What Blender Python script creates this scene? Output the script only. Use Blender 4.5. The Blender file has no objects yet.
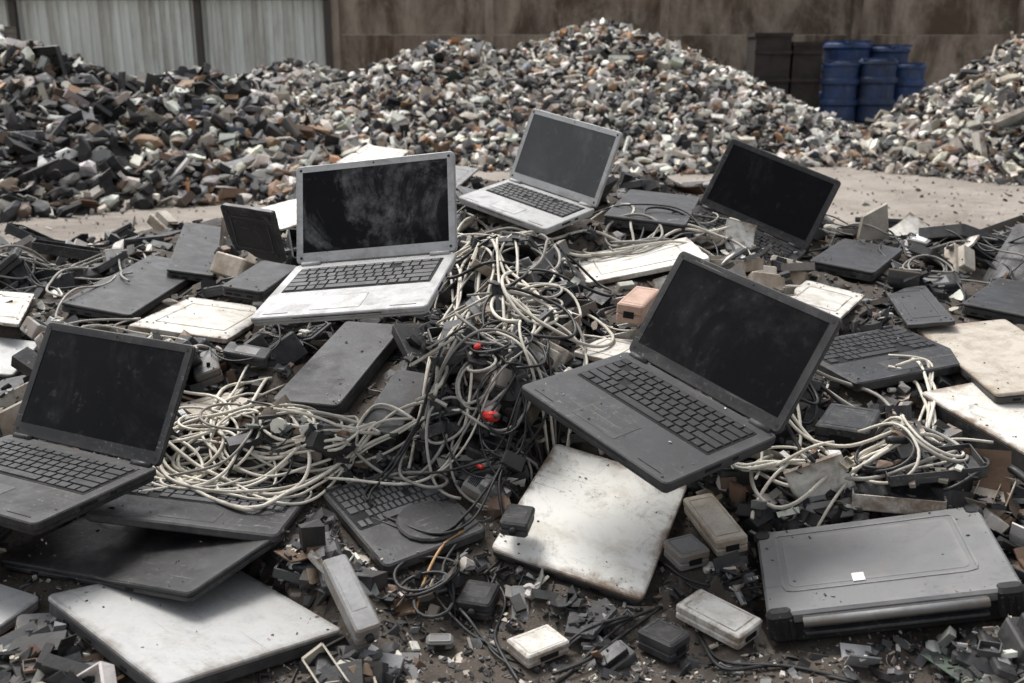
import bpy,bmesh,math,random
import numpy as np
from mathutils import Vector,Matrix,Euler
from mathutils import noise as mnoise
from mathutils.bvhtree import BVHTree
random.seed(11); rng=np.random.default_rng(7)
SC=bpy.context.scene; C=SC.collection
F=995.6; CAMZ=.85; P_=math.atan(281/995.)
cP,sP=math.cos(P_),math.sin(P_)
CAM=np.array([0,0,CAMZ])
def projN(P):
    d=np.asarray(P,float)-CAM
    z=np.maximum(d[...,1]*cP-d[...,2]*sP,.05)
    u=512+F*d[...,0]/z; v=341.5-F*(d[...,1]*sP+d[...,2]*cP)/z
    return np.stack([u,v],-1)
def depth(P):
    return P[1]*cP-(P[2]-CAMZ)*sP
def ray(px,py):
    a=(px-512)/F; b=-(py-341.5)/F
    return np.array([a,cP+b*sP,-sP+b*cP])
def un_z(px,py,z):
    r=ray(px,py); t=(z-CAMZ)/r[2] if r[2]<-1e-4 else 50
    return CAM+r*t
def un_y(px,py,y):
    r=ray(px,py); return CAM+r*(y/r[1])
# ---------------------------------------------------------------- materials
def mat(name,col=(.1,.1,.1),rough=.5,metal=0,dirt=.35,dcol=(.16,.13,.10),sc=14,speck=.5,scol=(.42,.39,.35),attr=False,bump=.15,rnd=0.,lo=.45,hi=.7,stretch=None,scr=0.,spec=.5,smear=0.,edge=0.,ecol=(.17,.115,.07)):
    m=bpy.data.materials.new(name); m.use_nodes=True; nt=m.node_tree; N=nt.nodes; L=nt.links
    b=N['Principled BSDF']; b.inputs['Specular IOR Level'].default_value=spec
    tc=N.new('ShaderNodeTexCoord'); oi=N.new('ShaderNodeObjectInfo')
    va=N.new('ShaderNodeVectorMath'); va.operation='ADD'
    ml=N.new('ShaderNodeMath'); ml.operation='MULTIPLY'; ml.inputs[1].default_value=7
    L.new(oi.outputs['Random'],ml.inputs[0]); L.new(tc.outputs['Object'],va.inputs[0]); L.new(ml.outputs[0],va.inputs[1])
    vec=va.outputs[0]
    if stretch:
        mp=N.new('ShaderNodeMapping'); mp.inputs['Scale'].default_value=stretch; L.new(vec,mp.inputs[0]); vec2=mp.outputs[0]
    else: vec2=vec
    def noise(s,d,v,r=.6,dist=0):
        n=N.new('ShaderNodeTexNoise'); n.inputs['Scale'].default_value=s; n.inputs['Detail'].default_value=d; n.inputs['Roughness'].default_value=r; n.inputs['Distortion'].default_value=dist; L.new(v,n.inputs['Vector']); return n.outputs[0]
    def rmp(x,a,c,k):
        r=N.new('ShaderNodeMapRange'); r.inputs[1].default_value=a; r.inputs[2].default_value=c; r.inputs[3].default_value=0; r.inputs[4].default_value=k; L.new(x,r.inputs[0]); return r.outputs[0]
    def mth(op,a,c):
        x=N.new('ShaderNodeMath'); x.operation=op
        for i,q in ((0,a),(1,c)):
            if isinstance(q,(int,float)): x.inputs[i].default_value=q
            else: L.new(q,x.inputs[i])
        return x.outputs[0]
    def mul(a,c): return mth('MULTIPLY',a,c)
    def mix(f,a,c):
        x=N.new('ShaderNodeMix'); x.data_type='RGBA'; L.new(f,x.inputs[0])
        for s,i in ((a,6),(c,7)):
            if isinstance(s,tuple): x.inputs[i].default_value=(*s,1)
            else: L.new(s,x.inputs[i])
        return x.outputs[2]
    if attr:
        at=N.new('ShaderNodeAttribute'); at.attribute_name='Col'; base=at.outputs['Color']
    else: base=tuple(col)
    if rnd and not attr:
        h=N.new('ShaderNodeHueSaturation'); h.inputs['Color'].default_value=(*col,1)
        mr=N.new('ShaderNodeMapRange'); mr.inputs[3].default_value=1-rnd; mr.inputs[4].default_value=1+rnd
        L.new(oi.outputs['Random'],mr.inputs[0]); L.new(mr.outputs[0],h.inputs['Value']); base=h.outputs[0]
    n1=noise(sc,7,vec2,.68,.4); n2=noise(sc*8,4,vec,.7); n3=noise(sc*.45,3,vec)
    f1=rmp(n1,lo,hi,dirt); c=mix(f1,base,dcol)
    f2=mul(rmp(n2,.60,.67,speck),rmp(n3,.42,.62,1)); c=mix(f2,c,scol)
    if smear:
        n5=noise(sc*.7,8,vec,.75,1.6); f5=mul(rmp(n5,.50,.74,smear),rmp(n2,.3,.6,1)); c=mix(f5,c,scol)
    if scr:
        mp=N.new('ShaderNodeMapping'); mp.inputs['Scale'].default_value=(2.5,110,40); mp.inputs['Rotation'].default_value=(0,0,.6); L.new(vec,mp.inputs[0])
        n4=noise(3,2,mp.outputs[0]); f4=mul(rmp(n4,.66,.72,scr),rmp(n3,.40,.55,1)); c=mix(f4,c,scol)
    if edge:
        sx=N.new('ShaderNodeSeparateXYZ'); L.new(tc.outputs['Generated'],sx.inputs[0])
        d=mth('MAXIMUM',mth('ABSOLUTE',mth('SUBTRACT',sx.outputs[0],.5),0),mth('ABSOLUTE',mth('SUBTRACT',sx.outputs[1],.5),0))
        d=mth('ADD',d,mul(mth('SUBTRACT',n1,.5),.22)); c=mix(rmp(d,.45,.52,edge),c,ecol)
    L.new(c,b.inputs['Base Color'])
    rr=N.new('ShaderNodeMapRange'); rr.inputs[1].default_value=.35; rr.inputs[2].default_value=.7; rr.inputs[3].default_value=rough; rr.inputs[4].default_value=min(1,rough+.35); L.new(n1,rr.inputs[0]); L.new(rr.outputs[0],b.inputs['Roughness'])
    b.inputs['Metallic'].default_value=metal
    if bump:
        bp=N.new('ShaderNodeBump'); bp.inputs['Strength'].default_value=bump; bp.inputs['Distance'].default_value=.1/sc; L.new(n2,bp.inputs['Height']); L.new(bp.outputs[0],b.inputs['Normal'])
    return m
DUST=(.28,.255,.225)
LW=(.11,.105,.10)
K={}
K['black']=mat('black_plastic',(.008,.008,.009),.36,0,.25,(.07,.064,.057),16,.4,DUST,rnd=.3,scr=.4,spec=.3,smear=.2,edge=.3,ecol=LW)
K['dark']=mat('dark_plastic',(.020,.020,.0215),.40,0,.3,(.085,.078,.07),16,.4,DUST,rnd=.35,scr=.4,spec=.3,smear=.2,edge=.3,ecol=LW)
K['grey']=mat('grey_plastic',(.14,.14,.137),.45,0,.5,(.075,.063,.052),14,.5,(.05,.045,.04),rnd=.35,smear=.4,edge=.5)
K['metal']=mat('dull_metal',(.36,.36,.355),.38,.5,.5,(.12,.09,.07),14,.4,(.06,.05,.04),rnd=.3,smear=.3)
K['white']=mat('dirty_white_plastic',(.54,.52,.47),.5,0,.65,(.25,.20,.145),20,.8,(.075,.055,.038),rnd=.15,smear=.85,edge=.9,bump=.12,ecol=(.13,.085,.05))
K['beige']=mat('beige_plastic',(.38,.34,.28),.55,0,.6,(.16,.125,.09),18,.6,(.08,.06,.045),rnd=.2,smear=.6,edge=.7)
K['brown']=mat('rusty_brown',(.13,.08,.05),.7,0,.6,(.05,.033,.022),14,.4,DUST,rnd=.3)
K['pink']=mat('pinkish_brown_plastic',(.38,.25,.19),.6,0,.5,(.2,.13,.09),25,.5,(.1,.07,.05))
K['pcb']=mat('circuit_board_green',(.03,.055,.04),.5,0,.4,(.10,.09,.07),20,.4,DUST,rnd=.3)
K['red']=mat('red_plastic',(.50,.015,.010),.4,0,.2,(.1,.05,.04),40,.3,DUST)
K['orange']=mat('orange_cable_rubber',(.36,.20,.08),.5,0,.4,(.2,.12,.06),20,.3,DUST)
K['cwhite']=mat('off_white_cable',(.50,.465,.39),.5,0,.6,(.20,.165,.12),20,.5,(.11,.09,.07),rnd=.25,bump=.05)
K['cgrey']=mat('grey_cable',(.22,.205,.18),.5,0,.5,(.10,.085,.065),20,.3,(.07,.06,.05),rnd=.4,bump=.05)
K['cblack']=mat('black_cable',(.009,.009,.009),.4,0,.3,(.05,.045,.038),20,.3,DUST,rnd=.3,bump=.05,spec=.4)
K['silver']=mat('silver_laptop_case',(.31,.31,.305),.42,.1,.5,(.19,.175,.155),22,.7,(.07,.06,.05),scr=.35,bump=.03,smear=.55,edge=.3,ecol=(.10,.09,.08))
K['silver2']=mat('scuffed_silver_lid',(.33,.33,.322),.40,.25,.4,(.22,.205,.18),24,.7,(.075,.065,.055),scr=.6,bump=.04,smear=.45,edge=.65,ecol=(.09,.07,.05))
K['charcoal']=mat('charcoal_laptop_case',(.024,.024,.0255),.45,.05,.3,(.055,.053,.050),16,.35,DUST,scr=.3,bump=.04,smear=.12,spec=.35,edge=.2,ecol=LW)
K['blackcase']=mat('black_laptop_case',(.009,.009,.0095),.42,.0,.3,(.034,.032,.030),16,.4,DUST,scr=.35,bump=.04,smear=.16,spec=.3,edge=.2,ecol=LW)
K['keys']=mat('black_keys',(.009,.009,.010),.5,0,.3,(.04,.037,.034),25,.25,DUST,bump=.05,spec=.35)
K['keysgrey']=mat('worn_grey_keys',(.036,.036,.037),.5,0,.4,(.085,.08,.075),25,.3,DUST,bump=.05)
K['well']=mat('key_well',(.006,.006,.006),.6,0,.3,(.03,.028,.025),25,.2,DUST,bump=.05,spec=.2)
K['display']=mat('dusty_black_display',(.003,.003,.004),.22,0,.08,(.12,.12,.12),5,.12,(.42,.42,.41),lo=.5,hi=.8,bump=0,spec=.08,smear=.38)
K['display2']=mat('dusty_grey_display',(.040,.042,.042),.3,0,.35,(.09,.09,.088),6,.2,(.35,.34,.33),bump=0,spec=.2,smear=.15)
K['display3']=mat('clean_black_display',(.0025,.0025,.003),.2,0,.05,(.05,.05,.05),5,.05,(.32,.32,.31),lo=.5,hi=.85,bump=0,spec=.07,smear=.06)
K['lidwhite']=mat('stained_white_lid',(.62,.605,.555),.45,0,.5,(.37,.31,.235),17,.9,(.09,.065,.04),lo=.50,hi=.74,scr=.5,bump=.05,smear=.85,edge=.95,ecol=(.13,.08,.045))
K['sticker']=mat('paper_sticker',(.66,.65,.63),.7,0,.4,(.25,.22,.18),30,.4,(.1,.1,.1))
K['case']=mat('scuffed_grey_case',(.105,.105,.105),.42,.1,.5,(.19,.18,.165),14,.6,(.035,.032,.03),scr=.7,bump=.05,smear=.4,edge=.3,ecol=(.22,.21,.2))
K['rubber']=mat('black_rubber',(.010,.010,.010),.55,0,.3,(.06,.055,.05),18,.4,DUST,spec=.3)
K['frag']=mat('mixed_scrap',attr=True,rough=.5,dirt=.45,dcol=(.075,.063,.052),sc=16,speck=.35,scol=(.06,.05,.04),bump=.2,spec=.4)
K['pile']=mat('pile_scrap',attr=True,rough=.55,dirt=.4,dcol=(.085,.068,.052),sc=9,speck=.5,scol=(.06,.045,.035),bump=.25,spec=.4)
K['soil']=mat('dirty_soil',(.070,.058,.047),.85,0,.7,(.026,.022,.019),14,.7,(.22,.19,.16),bump=.6,spec=.2)
K['ground']=mat('dusty_yard_ground',(.255,.225,.192),.9,0,.8,(.13,.112,.094),1.3,.6,(.10,.085,.072),bump=.5,lo=.4,hi=.65,spec=.2,smear=.6)
K['concrete']=mat('stained_concrete',(.27,.22,.17),.85,0,.95,(.070,.048,.033),1.0,.4,(.38,.34,.28),stretch=(1.6,1.6,.5),bump=.3,lo=.40,hi=.60,spec=.2,smear=.5)
K['sheet']=mat('weathered_sheet_metal',(.54,.56,.52),.5,.1,.75,(.24,.21,.17),1.2,.3,(.18,.14,.11),stretch=(2.5,2.5,.3),bump=.1,lo=.44,hi=.66,smear=.3)
K['post']=mat('dark_steel_post',(.05,.045,.04),.6,.3,.5,(.10,.06,.04),5,.3,DUST)
K['blue']=mat('blue_plastic',(.005,.028,.095),.5,0,.8,(.010,.013,.02),6,.6,(.14,.13,.12),rnd=.35,smear=.5)
K['rust']=mat('rusted_steel',(.024,.018,.015),.75,.1,.6,(.012,.010,.009),4,.3,(.10,.065,.045))
# ---------------------------------------------------------------- mesh helpers
class MB:
    def __init__(s): s.v=[];s.f=[];s.c=[];s.mi=[]
    def add(s,v,f,col=None,M=None,mi=0):
        o=len(s.v)
        if M is not None: v=[tuple(M@Vector(p)) for p in v]
        s.v.extend([tuple(p) for p in v]); s.f.extend([tuple(i+o for i in q) for q in f])
        s.c.extend([col]*len(f)); s.mi.extend([mi]*len(f)); return s
    def mesh(s,name,m,smooth=False):
        me=bpy.data.meshes.new(name); me.from_pydata(s.v,[],s.f)
        for k in (m if isinstance(m,(list,tuple)) else [m]): me.materials.append(k)
        if any(s.mi): me.polygons.foreach_set('material_index',s.mi)
        if s.c and s.c[0] is not None:
            ca=me.color_attributes.new('Col','FLOAT_COLOR','CORNER')
            a=np.repeat(np.array([(*c,1.) for c in s.c],np.float32),[len(q) for q in s.f],axis=0)
            ca.data.foreach_set('color',a.ravel())
        if smooth: me.polygons.foreach_set('use_smooth',[True]*len(s.f))
        me.update(); return me
    def build(s,name,m,parent=None,smooth=False):
        o=bpy.data.objects.new(name,s.mesh(name,m,smooth)); C.objects.link(o)
        if parent: o.parent=parent
        return o
def box(cx,cy,cz,sx,sy,sz,tp=0,M=None):
    x,y,z=sx/2,sy/2,sz/2; a=x-tp;b=y-tp
    v=[(cx-x,cy-y,cz-z),(cx+x,cy-y,cz-z),(cx+x,cy+y,cz-z),(cx-x,cy+y,cz-z),(cx-a,cy-b,cz+z),(cx+a,cy-b,cz+z),(cx+a,cy+b,cz+z),(cx-a,cy+b,cz+z)]
    return v,[(0,3,2,1),(4,5,6,7),(0,1,5,4),(1,2,6,5),(2,3,7,6),(3,0,4,7)]
def rr(w,d,r,n=4):
    r=min(r,w/2-1e-4,d/2-1e-4); P=[]
    for cx,cy,a0 in ((w/2-r,-d/2+r,-90),(w/2-r,d/2-r,0),(-w/2+r,d/2-r,90),(-w/2+r,-d/2+r,180)):
        for i in range(n+1):
            a=math.radians(a0+90*i/n); P.append((cx+r*math.cos(a),cy+r*math.sin(a)))
    return P
def slab(w,d,t,r=.008,bev=.0015,z0=0,cx=0,cy=0):
    v=[];f=[]
    for ins,z in ((bev,z0-t),(0,z0-t+bev),(0,z0-bev),(bev,z0)):
        v+= [(cx+x,cy+y,z) for x,y in rr(w-2*ins,d-2*ins,max(r-ins,.0005))]
    n=len(v)//4
    for k in range(3):
        for i in range(n): j=(i+1)%n; f.append((k*n+i,k*n+j,(k+1)*n+j,(k+1)*n+i))
    f.append(tuple(range(n-1,-1,-1))); f.append(tuple(range(3*n,4*n)))
    return v,f
def ring(w,d,r,iw,idp,t,z0=0,cx=0,cy=0,icy=0):
    o=rr(w,d,r); i=rr(iw,idp,.001); n=len(o); v=[(cx+x,cy+y,z0-t) for x,y in o]+[(cx+x,cy+y,z0) for x,y in o]
    v+=[(cx+x,cy+y+icy,z0) for x,y in i]+[(cx+x,cy+y+icy,z0-t) for x,y in i]; f=[]
    for k in range(n):
        j=(k+1)%n
        f+=[(k,j,n+j,n+k),(n+k,n+j,2*n+j,2*n+k),(2*n+k,2*n+j,3*n+j,3*n+k)]
    return v,f
def cyl(p,q,r,n=12):
    p=Vector(p);q=Vector(q);a=(q-p).normalized();u=a.orthogonal().normalized();w=a.cross(u)
    v=[]
    for c in (p,q):
        for i in range(n):
            t=2*math.pi*i/n; v.append(tuple(c+u*r*math.cos(t)+w*r*math.sin(t)))
    f=[(i,(i+1)%n,n+(i+1)%n,n+i) for i in range(n)]+[tuple(range(n-1,-1,-1)),tuple(range(n,2*n))]
    return v,f
def empty(name,M):
    o=bpy.data.objects.new(name,None); o.empty_display_size=.05; C.objects.link(o); o.matrix_world=M; return o
def tag(o,label,cat,group=None,kind=None):
    if label: o['label']=label
    if cat: o['category']=cat
    if group: o['group']=group
    if kind: o['kind']=kind
    return o
# ---------------------------------------------------------------- pose solver
def rot(rx,ry,rz):
    a,b=math.cos,math.sin
    X=np.array([[1,0,0],[0,a(rx),-b(rx)],[0,b(rx),a(rx)]]); Y=np.array([[a(ry),0,b(ry)],[0,1,0],[-b(ry),0,a(ry)]]); Z=np.array([[a(rz),-b(rz),0],[b(rz),a(rz),0],[0,0,1]])
    return Z@Y@X
def solve(model,px,p0,sig,tol=1.5,floor=None):
    px=np.array(px,float);p=p0.copy();lam=1e-2
    def res(q):
        m=model(q); r=[((projN(m)-px)/tol).ravel(),(q-p0)/sig]
        if floor is not None: r.append(np.maximum(0,floor-m[:4,2])/.004)
        return np.concatenate(r)
    r=res(p);c=r@r
    for _ in range(80):
        J=np.zeros((len(r),len(p)))
        for i in range(len(p)):
            q=p.copy();q[i]+=1e-5;J[:,i]=(res(q)-r)/1e-5
        A=J.T@J;g=J.T@r
        for _k in range(8):
            dp=-np.linalg.solve(A+lam*np.diag(np.diag(A)+1e-9),g);q=p+dp;rn=res(q);cn=rn@rn
            if cn<c: p,r,c=q,rn,cn;lam=max(lam/3,1e-9);break
            lam*=3
        else: break
    e=np.abs(projN(model(p))-px).max()
    return p,e
def quad0(pts,z0,w=None):
    Q=np.array([un_z(*q,z0) for q in pts]); c=Q.mean(0); e=(Q[1]-Q[0])+(Q[2]-Q[3]); yaw=math.atan2(e[1],e[0])
    w0=(np.linalg.norm(Q[1]-Q[0])+np.linalg.norm(Q[2]-Q[3]))/2; d0=(np.linalg.norm(Q[3]-Q[0])+np.linalg.norm(Q[2]-Q[1]))/2
    if w: c=CAM+(c-CAM)*(w/w0)
    return c,yaw,w0,d0
def toM(p,off=0):
    R=rot(*p[3:6]); M=Matrix([[*R[i],p[i]] for i in range(3)]+[[0,0,0,1]])
    return M@Matrix.Translation((0,0,off))
def chull(P):
    P=sorted(map(tuple,P))
    def half(Q):
        h=[]
        for p in Q:
            while len(h)>1 and (h[-1][0]-h[-2][0])*(p[1]-h[-2][1])-(h[-1][1]-h[-2][1])*(p[0]-h[-2][0])<=0: h.pop()
            h.append(p)
        return h
    return half(P)[:-1]+half(P[::-1])[:-1]
HERO=[]
def reg(M,w,d,t,phrase,over=False,cap=True,lidM=None,h=0,bury=False,cw=1.):
    c=np.array(M.translation); K8=[projN(np.array(M@Vector((a*w/2,b*d/2,z)))) for a in(-1,1) for b in(-1,1) for z in(0,-t)]
    polys=[] if bury else [chull(K8)]
    if lidM is not None: polys.append([tuple(projN(np.array(lidM@Vector(q)))) for q in ((-w/2,0,0),(w/2,0,0),(w/2,h,0),(-w/2,h,0))])
    HERO.append(dict(M=M,Mi=M.inverted(),Mn=np.array(M.inverted()),w=w,d=d,t=t,polys=polys,dep=depth(c),phrase=phrase,over=over,cap=cap,uv=projN(c),bury=bury,cw=cw,c=c))
    if lidM is not None: HERO[-1]['lid']=lidM.inverted(); HERO[-1]['h']=h
def slab_pose(pts,z0,wd=None,rx=0,ry=0,st=.07,sz=.03,yaw=None,y0=None,t=.02,fl=True):
    c,yw,w0,d0=quad0(pts,z0,wd[0] if wd else None)
    if yaw is not None: yw=yaw; 
    if y0 is not None: c=un_y(*np.mean(pts,0),y0)
    w,d=wd if wd else (w0,d0)
    p0=np.array([*c,rx,ry,yw,w,d]); sd=.015 if wd else .05
    sig=np.array([.4,.4,.1 if wd else sz,st*(3 if wd else 1),st*(3 if wd else 1),.8,sd,sd])
    def model(p):
        R=rot(*p[3:6]); l=np.array([[-p[6]/2,-p[7]/2,0],[p[6]/2,-p[7]/2,0],[p[6]/2,p[7]/2,0],[-p[6]/2,p[7]/2,0]]); return l@R.T+p[:3]
    p,e=solve(model,pts,p0,sig,3.,(t+.008) if fl else None)
    if p[6]<.02 or p[7]<.02 or p[6]>.8 or p[7]>.8 or p[1]<.9 or e>60: print('FALLBACK',pts); p=p0
    return toM(p),p[6],p[7]
# ---------------------------------------------------------------- keyboard + laptop
def keyboard_parts(root,w,kd,cy,z,mk,missing=.02):
    kw=w
    MB().add(*slab(kw+.006,kd+.006,.0012,.003,.0004,z+.0006,0,cy)).build('key_well',K['well'],root)
    rows=[[1]*15,[1]*13+[2],[1.5]+[1]*12+[1.5],[1.75]+[1]*11+[2.25],[2.25]+[1]*10+[2.75],[1.25,1,1,1,5.5,1,1,1.25,1,1]]
    mb=MB(); hs=[.75,1,1,1,1,1]; u=kd/sum(hs); y=cy+kd/2
    for r,h in zip(rows,hs):
        s=kw/sum(r); x=-kw/2
        for k in r:
            if random.random()>missing:
                mb.add(*box(x+k*s/2,y-h*u/2,z+.0016+random.uniform(-.0003,.0004),k*s-.0028,h*u-.0028,.0024,.0008))
            x+=k*s
        y-=h*u
    mb.build('keyboard',mk,root)
def laptop(name,label,phrase,pts,w,z0,body,bez,keys,disp,th=115,rd=.68,rh=.64,bt=.02,cat='laptop',group=None,over=False,rxp=.15,bury=False):
    c,yw,_,_=quad0(pts[:4],z0,w)
    p0=np.array([*c,0,0,yw,w,w*rd,w*rh,math.radians(th)])
    sig=np.array([.5,.5,.3,rxp,.15,.8,.004,.02,.02,.4])
    def model(p):
        R=rot(*p[3:6]);w_,d_,h_,t_=p[6:]
        l=np.array([[-w_/2,-d_/2,0],[w_/2,-d_/2,0],[w_/2,d_/2,0],[-w_/2,d_/2,0],[-w_/2,d_/2-h_*math.cos(t_),h_*math.sin(t_)],[w_/2,d_/2-h_*math.cos(t_),h_*math.sin(t_)]])
        return l@R.T+p[:3]
    p,e=solve(model,pts,p0,sig); w,d,h,t_=p[6:]
    M=toM(p); root=empty(name,toM(p,-bt)); tag(root,label,cat,group)
    z=bt
    MB().add(*slab(w,d,bt*.62,.011,.002,z)).add(*slab(w-.006,d-.006,bt*.4,.010,.002,z-bt*.6)).build('base',body,root)
    kw=w*.86;kd=d*.44;ky=d*.17
    keyboard_parts(root,kw,kd,ky,z,keys)
    MB().add(*slab(w*.29,d*.25,.0008,.003,.0003,z+.0006,-w*.03,-d*.30)).build('touchpad',K['silver2'] if body is K['silver'] else K['dark'],root)
    for sx in (-1,1): MB().add(*box(sx*w*.36,-d*.445,z+.0003,.05,.0012,.0006)).build('palm_rest_seam',K['well'],root)
    for sx in (-1,1): MB().add(*cyl((sx*w*.40-.02,d/2-.004,z+.001),(sx*w*.40+.02,d/2-.004,z+.001),.0055)).build('hinge',body,root,True)
    for sx,yy,l in ((-1,.3,.012),(-1,.05,.014),(-1,-.15,.013),(1,.1,.013),(1,-.1,.035)):
        MB().add(*box(sx*(w/2+.0002),yy*d,z-bt*.35,.0008,l,.005)).build('port',K['well'],root)
    MB().add(*box(0,-d/2-.0002,z-bt*.3,w*.5,.0008,.0015)).build('front_latch_line',K['well'],root)
    ph=math.pi-t_
    ML=Matrix.Translation((0,d/2,z+.001))@Matrix.Rotation(ph,4,'X')
    lt=.007
    lid=MB().add(*slab(w,h,lt,.010,.0015,0,0,h/2),M=ML).build('screen_lid',body,root)
    bw=w*.045;bb=h*.11;bt2=h*.07
    iw=w-2*bw;ih=h-bb-bt2
    MB().add(*ring(w-.004,h-.004,.009,iw,ih,.0016,.0015,0,h/2,(bb-bt2)/2),M=ML).build('bezel',bez,lid)
    MB().add(*box(0,h/2+(bb-bt2)/2,.0002,iw+.001,ih+.001,.0010),M=ML).build('display',disp,lid)
    MB().add(*cyl((0,h-bt2*.5,.001),(0,h-bt2*.5,.0019),.0018),M=ML).build('webcam',K['well'],lid)
    for sx in (-1,1):
        for yy in (h-.010,.012): MB().add(*cyl((sx*(w/2-.012),yy,.001),(sx*(w/2-.012),yy,.0021),.003,10),M=ML).build('screw_cover',K['rubber'],lid)
    reg(M,w,d,bt,phrase,over,True,M@Matrix.Translation((0,0,-bt))@ML,h,bury)
    return root
laptop('laptop','open silver laptop with dusty black screen perched high on the left of the heap','large silver laptop',[(247,316),(428,309),(457,250),(297,267),(297,169),(453,150)],.345,.3,K['silver'],K['silver'],K['keysgrey'],K['display'],105,bt=.018)
laptop('laptop','small silver laptop with dark grey screen at the very top of the heap','topmost silver laptop',[(457,195),(546,231),(597,208),(507,179),(534,109),(621,132)],.325,.45,K['silver'],K['silver'],K['keysgrey'],K['display2'],110)
laptop('laptop','black open laptop tilted at the back right of the heap, keys half buried','back black laptop',[(662,228),(772,282),(808,250),(697,205),(732,138),(841,182)],.35,.35,K['blackcase'],K['blackcase'],K['keys'],K['display3'],115,over=True,bury=True)
laptop('laptop','open charcoal laptop with intact keyboard on the right front slope of the heap','charcoal laptop',[(519,384),(667,486),(778,436),(628,350),(681,252),(843,318)],.36,.25,K['charcoal'],K['blackcase'],K['keys'],K['display3'],115,bt=.022)
laptop('laptop','black open laptop with dark screen cut off by the left edge of the photo','far left laptop',[(-122,482),(34,523),(157,467),(13,434),(46,320),(198,348)],.35,.13,K['blackcase'],K['blackcase'],K['keys'],K['display3'],115,bt=.022)
# ---------------------------------------------------------------- flat hero things
def closed_laptop(label,phrase,pts,z0,top,bot,wd=None,t=.024,name='closed_laptop',cat='laptop',over=True,cw=1.,**k):
    M,w,d=slab_pose(pts,z0,wd,t=t,**k)
    root=empty(name,M@Matrix.Translation((0,0,-t))); tag(root,label,cat)
    MB().add(*slab(w,d,.008,.012,.002,t)).build('lid',top,root)
    MB().add(*slab(w-.003,d-.003,t-.0095,.012,.002,t-.0092)).build('base',bot,root)
    for sx in (-1,1): MB().add(*cyl((sx*w*.3-.02,d/2,t*.55),(sx*w*.3+.02,d/2,t*.55),.005)).build('hinge',K['dark'],root,True)
    for yy in (-.2,0,.2): MB().add(*box(-w/2+.001,yy*d,t*.35,.002,.014,.005)).build('port',K['well'],root)
    for xx in (-.3,-.1,.2): MB().add(*box(xx*w,-d/2+.0012,t*.3,.016,.0022,.004)).build('port',K['well'],root)
    reg(M,w,d,t,phrase,over,cw=cw); return root
def keyboard_base(label,phrase,pts,z0,body,keys,t=.018,wd=None,pad=False,cw=.35,**k):
    M,w,d=slab_pose(pts,z0,wd,t=t,**k)
    root=empty('screenless_laptop',M@Matrix.Translation((0,0,-t))); tag(root,label,'laptop')
    MB().add(*slab(w,d,t,.012,.003,t)).build('case',body,root)
    keyboard_parts(root,w*.88,d*.50,d*.19,t,keys,.08)
    if pad: MB().add(*slab(w*.60,d*.46,.008,d*.22,.003,t+.0075,w*.12,-d*.24)).build('palm_rest',K['black'],root)
    else: MB().add(*slab(w*.3,d*.22,.0008,.004,.0003,t+.0006,0,-d*.3)).build('touchpad',K['dark'],root)
    for sx in (-1,1): MB().add(*cyl((sx*w*.38-.015,d/2-.003,t),(sx*w*.38+.015,d/2-.003,t),.005)).build('hinge',K['dark'],root,True)
    reg(M,w,d,t,phrase,True,cw=cw); return root
def panel(label,phrase,pts,z0,m,t=.006,wd=None,name='casing_panel',rim=True,over=True,cap=True,cat='panel',cw=.5,**k):
    M,w,d=slab_pose(pts,z0,wd,t=t,**k)
    root=empty(name,M@Matrix.Translation((0,0,-t))); tag(root,label,cat)
    o=[]
    base=rr(w,d,.008,3)
    for i in range(len(base)):
        a=base[i];b=base[(i+1)%len(base)];L_=math.hypot(b[0]-a[0],b[1]-a[1]);n=max(1,int(L_/.018))
        for q in range(n): o.append((a[0]+(b[0]-a[0])*q/n,a[1]+(b[1]-a[1])*q/n))
    bite=random.choice(o)
    def chip(x,y):
        g=math.exp(-((x-bite[0])**2+(y-bite[1])**2)/.0012)*.28; s=1-g+random.uniform(-.018,.004); return x*s,y*s
    o=[chip(x,y) for x,y in o]; n=len(o); v=[];f=[]
    for s_,z in ((.995,0),(1,.0012),(1,t-.0012),(.99,t)): v+=[(x*s_,y*s_,z) for x,y in o]
    for q in range(3):
        for i in range(n): j=(i+1)%n; f.append((q*n+i,q*n+j,(q+1)*n+j,(q+1)*n+i))
    f+=[tuple(range(n-1,-1,-1)),tuple(range(3*n,4*n))]
    MB().add(v,f).build('sheet',m,root)
    if rim:
        MB().add(*ring(w*.72,d*.62,.006,w*.72-.006,d*.62-.006,.0015,t+.0010)).build('raised_rim',m,root)
        for sx in (-1,1):
            for sy in (-1,1): MB().add(*cyl((sx*w*.40,sy*d*.36,t-.001),(sx*w*.40,sy*d*.36,t+.0016),.003,10)).build('screw_cover',K['dark'],root)
    reg(M,w,d,t,phrase,over,cap,cw=cw); return root
closed_laptop('closed black laptop with matte scuffed lid lying at lower left','matte black closed laptop',[(0,557),(187,596),(291,524),(103,508)],.08,K['blackcase'],K['black'],t=.018,sz=.01)
closed_laptop('closed silver laptop with stained metal lid lying flat at bottom left corner','silver closed laptop',[(42,590),(165,688),(341,627),(222,562)],.045,K['silver2'],K['dark'],t=.026,sz=.01)
keyboard_base('black screenless laptop with exposed keyboard under loose beige cables at lower left','lower left screenless laptop',[(78,512),(283,534),(306,492),(150,468)],.115,K['dark'],K['keysgrey'],t=.016,sz=.01,cw=.6,rx=.04)
keyboard_base('dark screenless laptop with keyboard and rounded palm rest at bottom centre under black cables','bottom centre screenless laptop',[(385,570),(487,525),(415,463),(322,490)],.10,K['dark'],K['keysgrey'],t=.02,pad=True,rx=.12,cw=.5)
keyboard_base('black screenless laptop lying flat just right of the charcoal laptop screen','right screenless laptop',[(858,384),(978,361),(900,324),(785,345)],.24,K['black'],K['keys'],t=.022,cw=.8)
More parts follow.
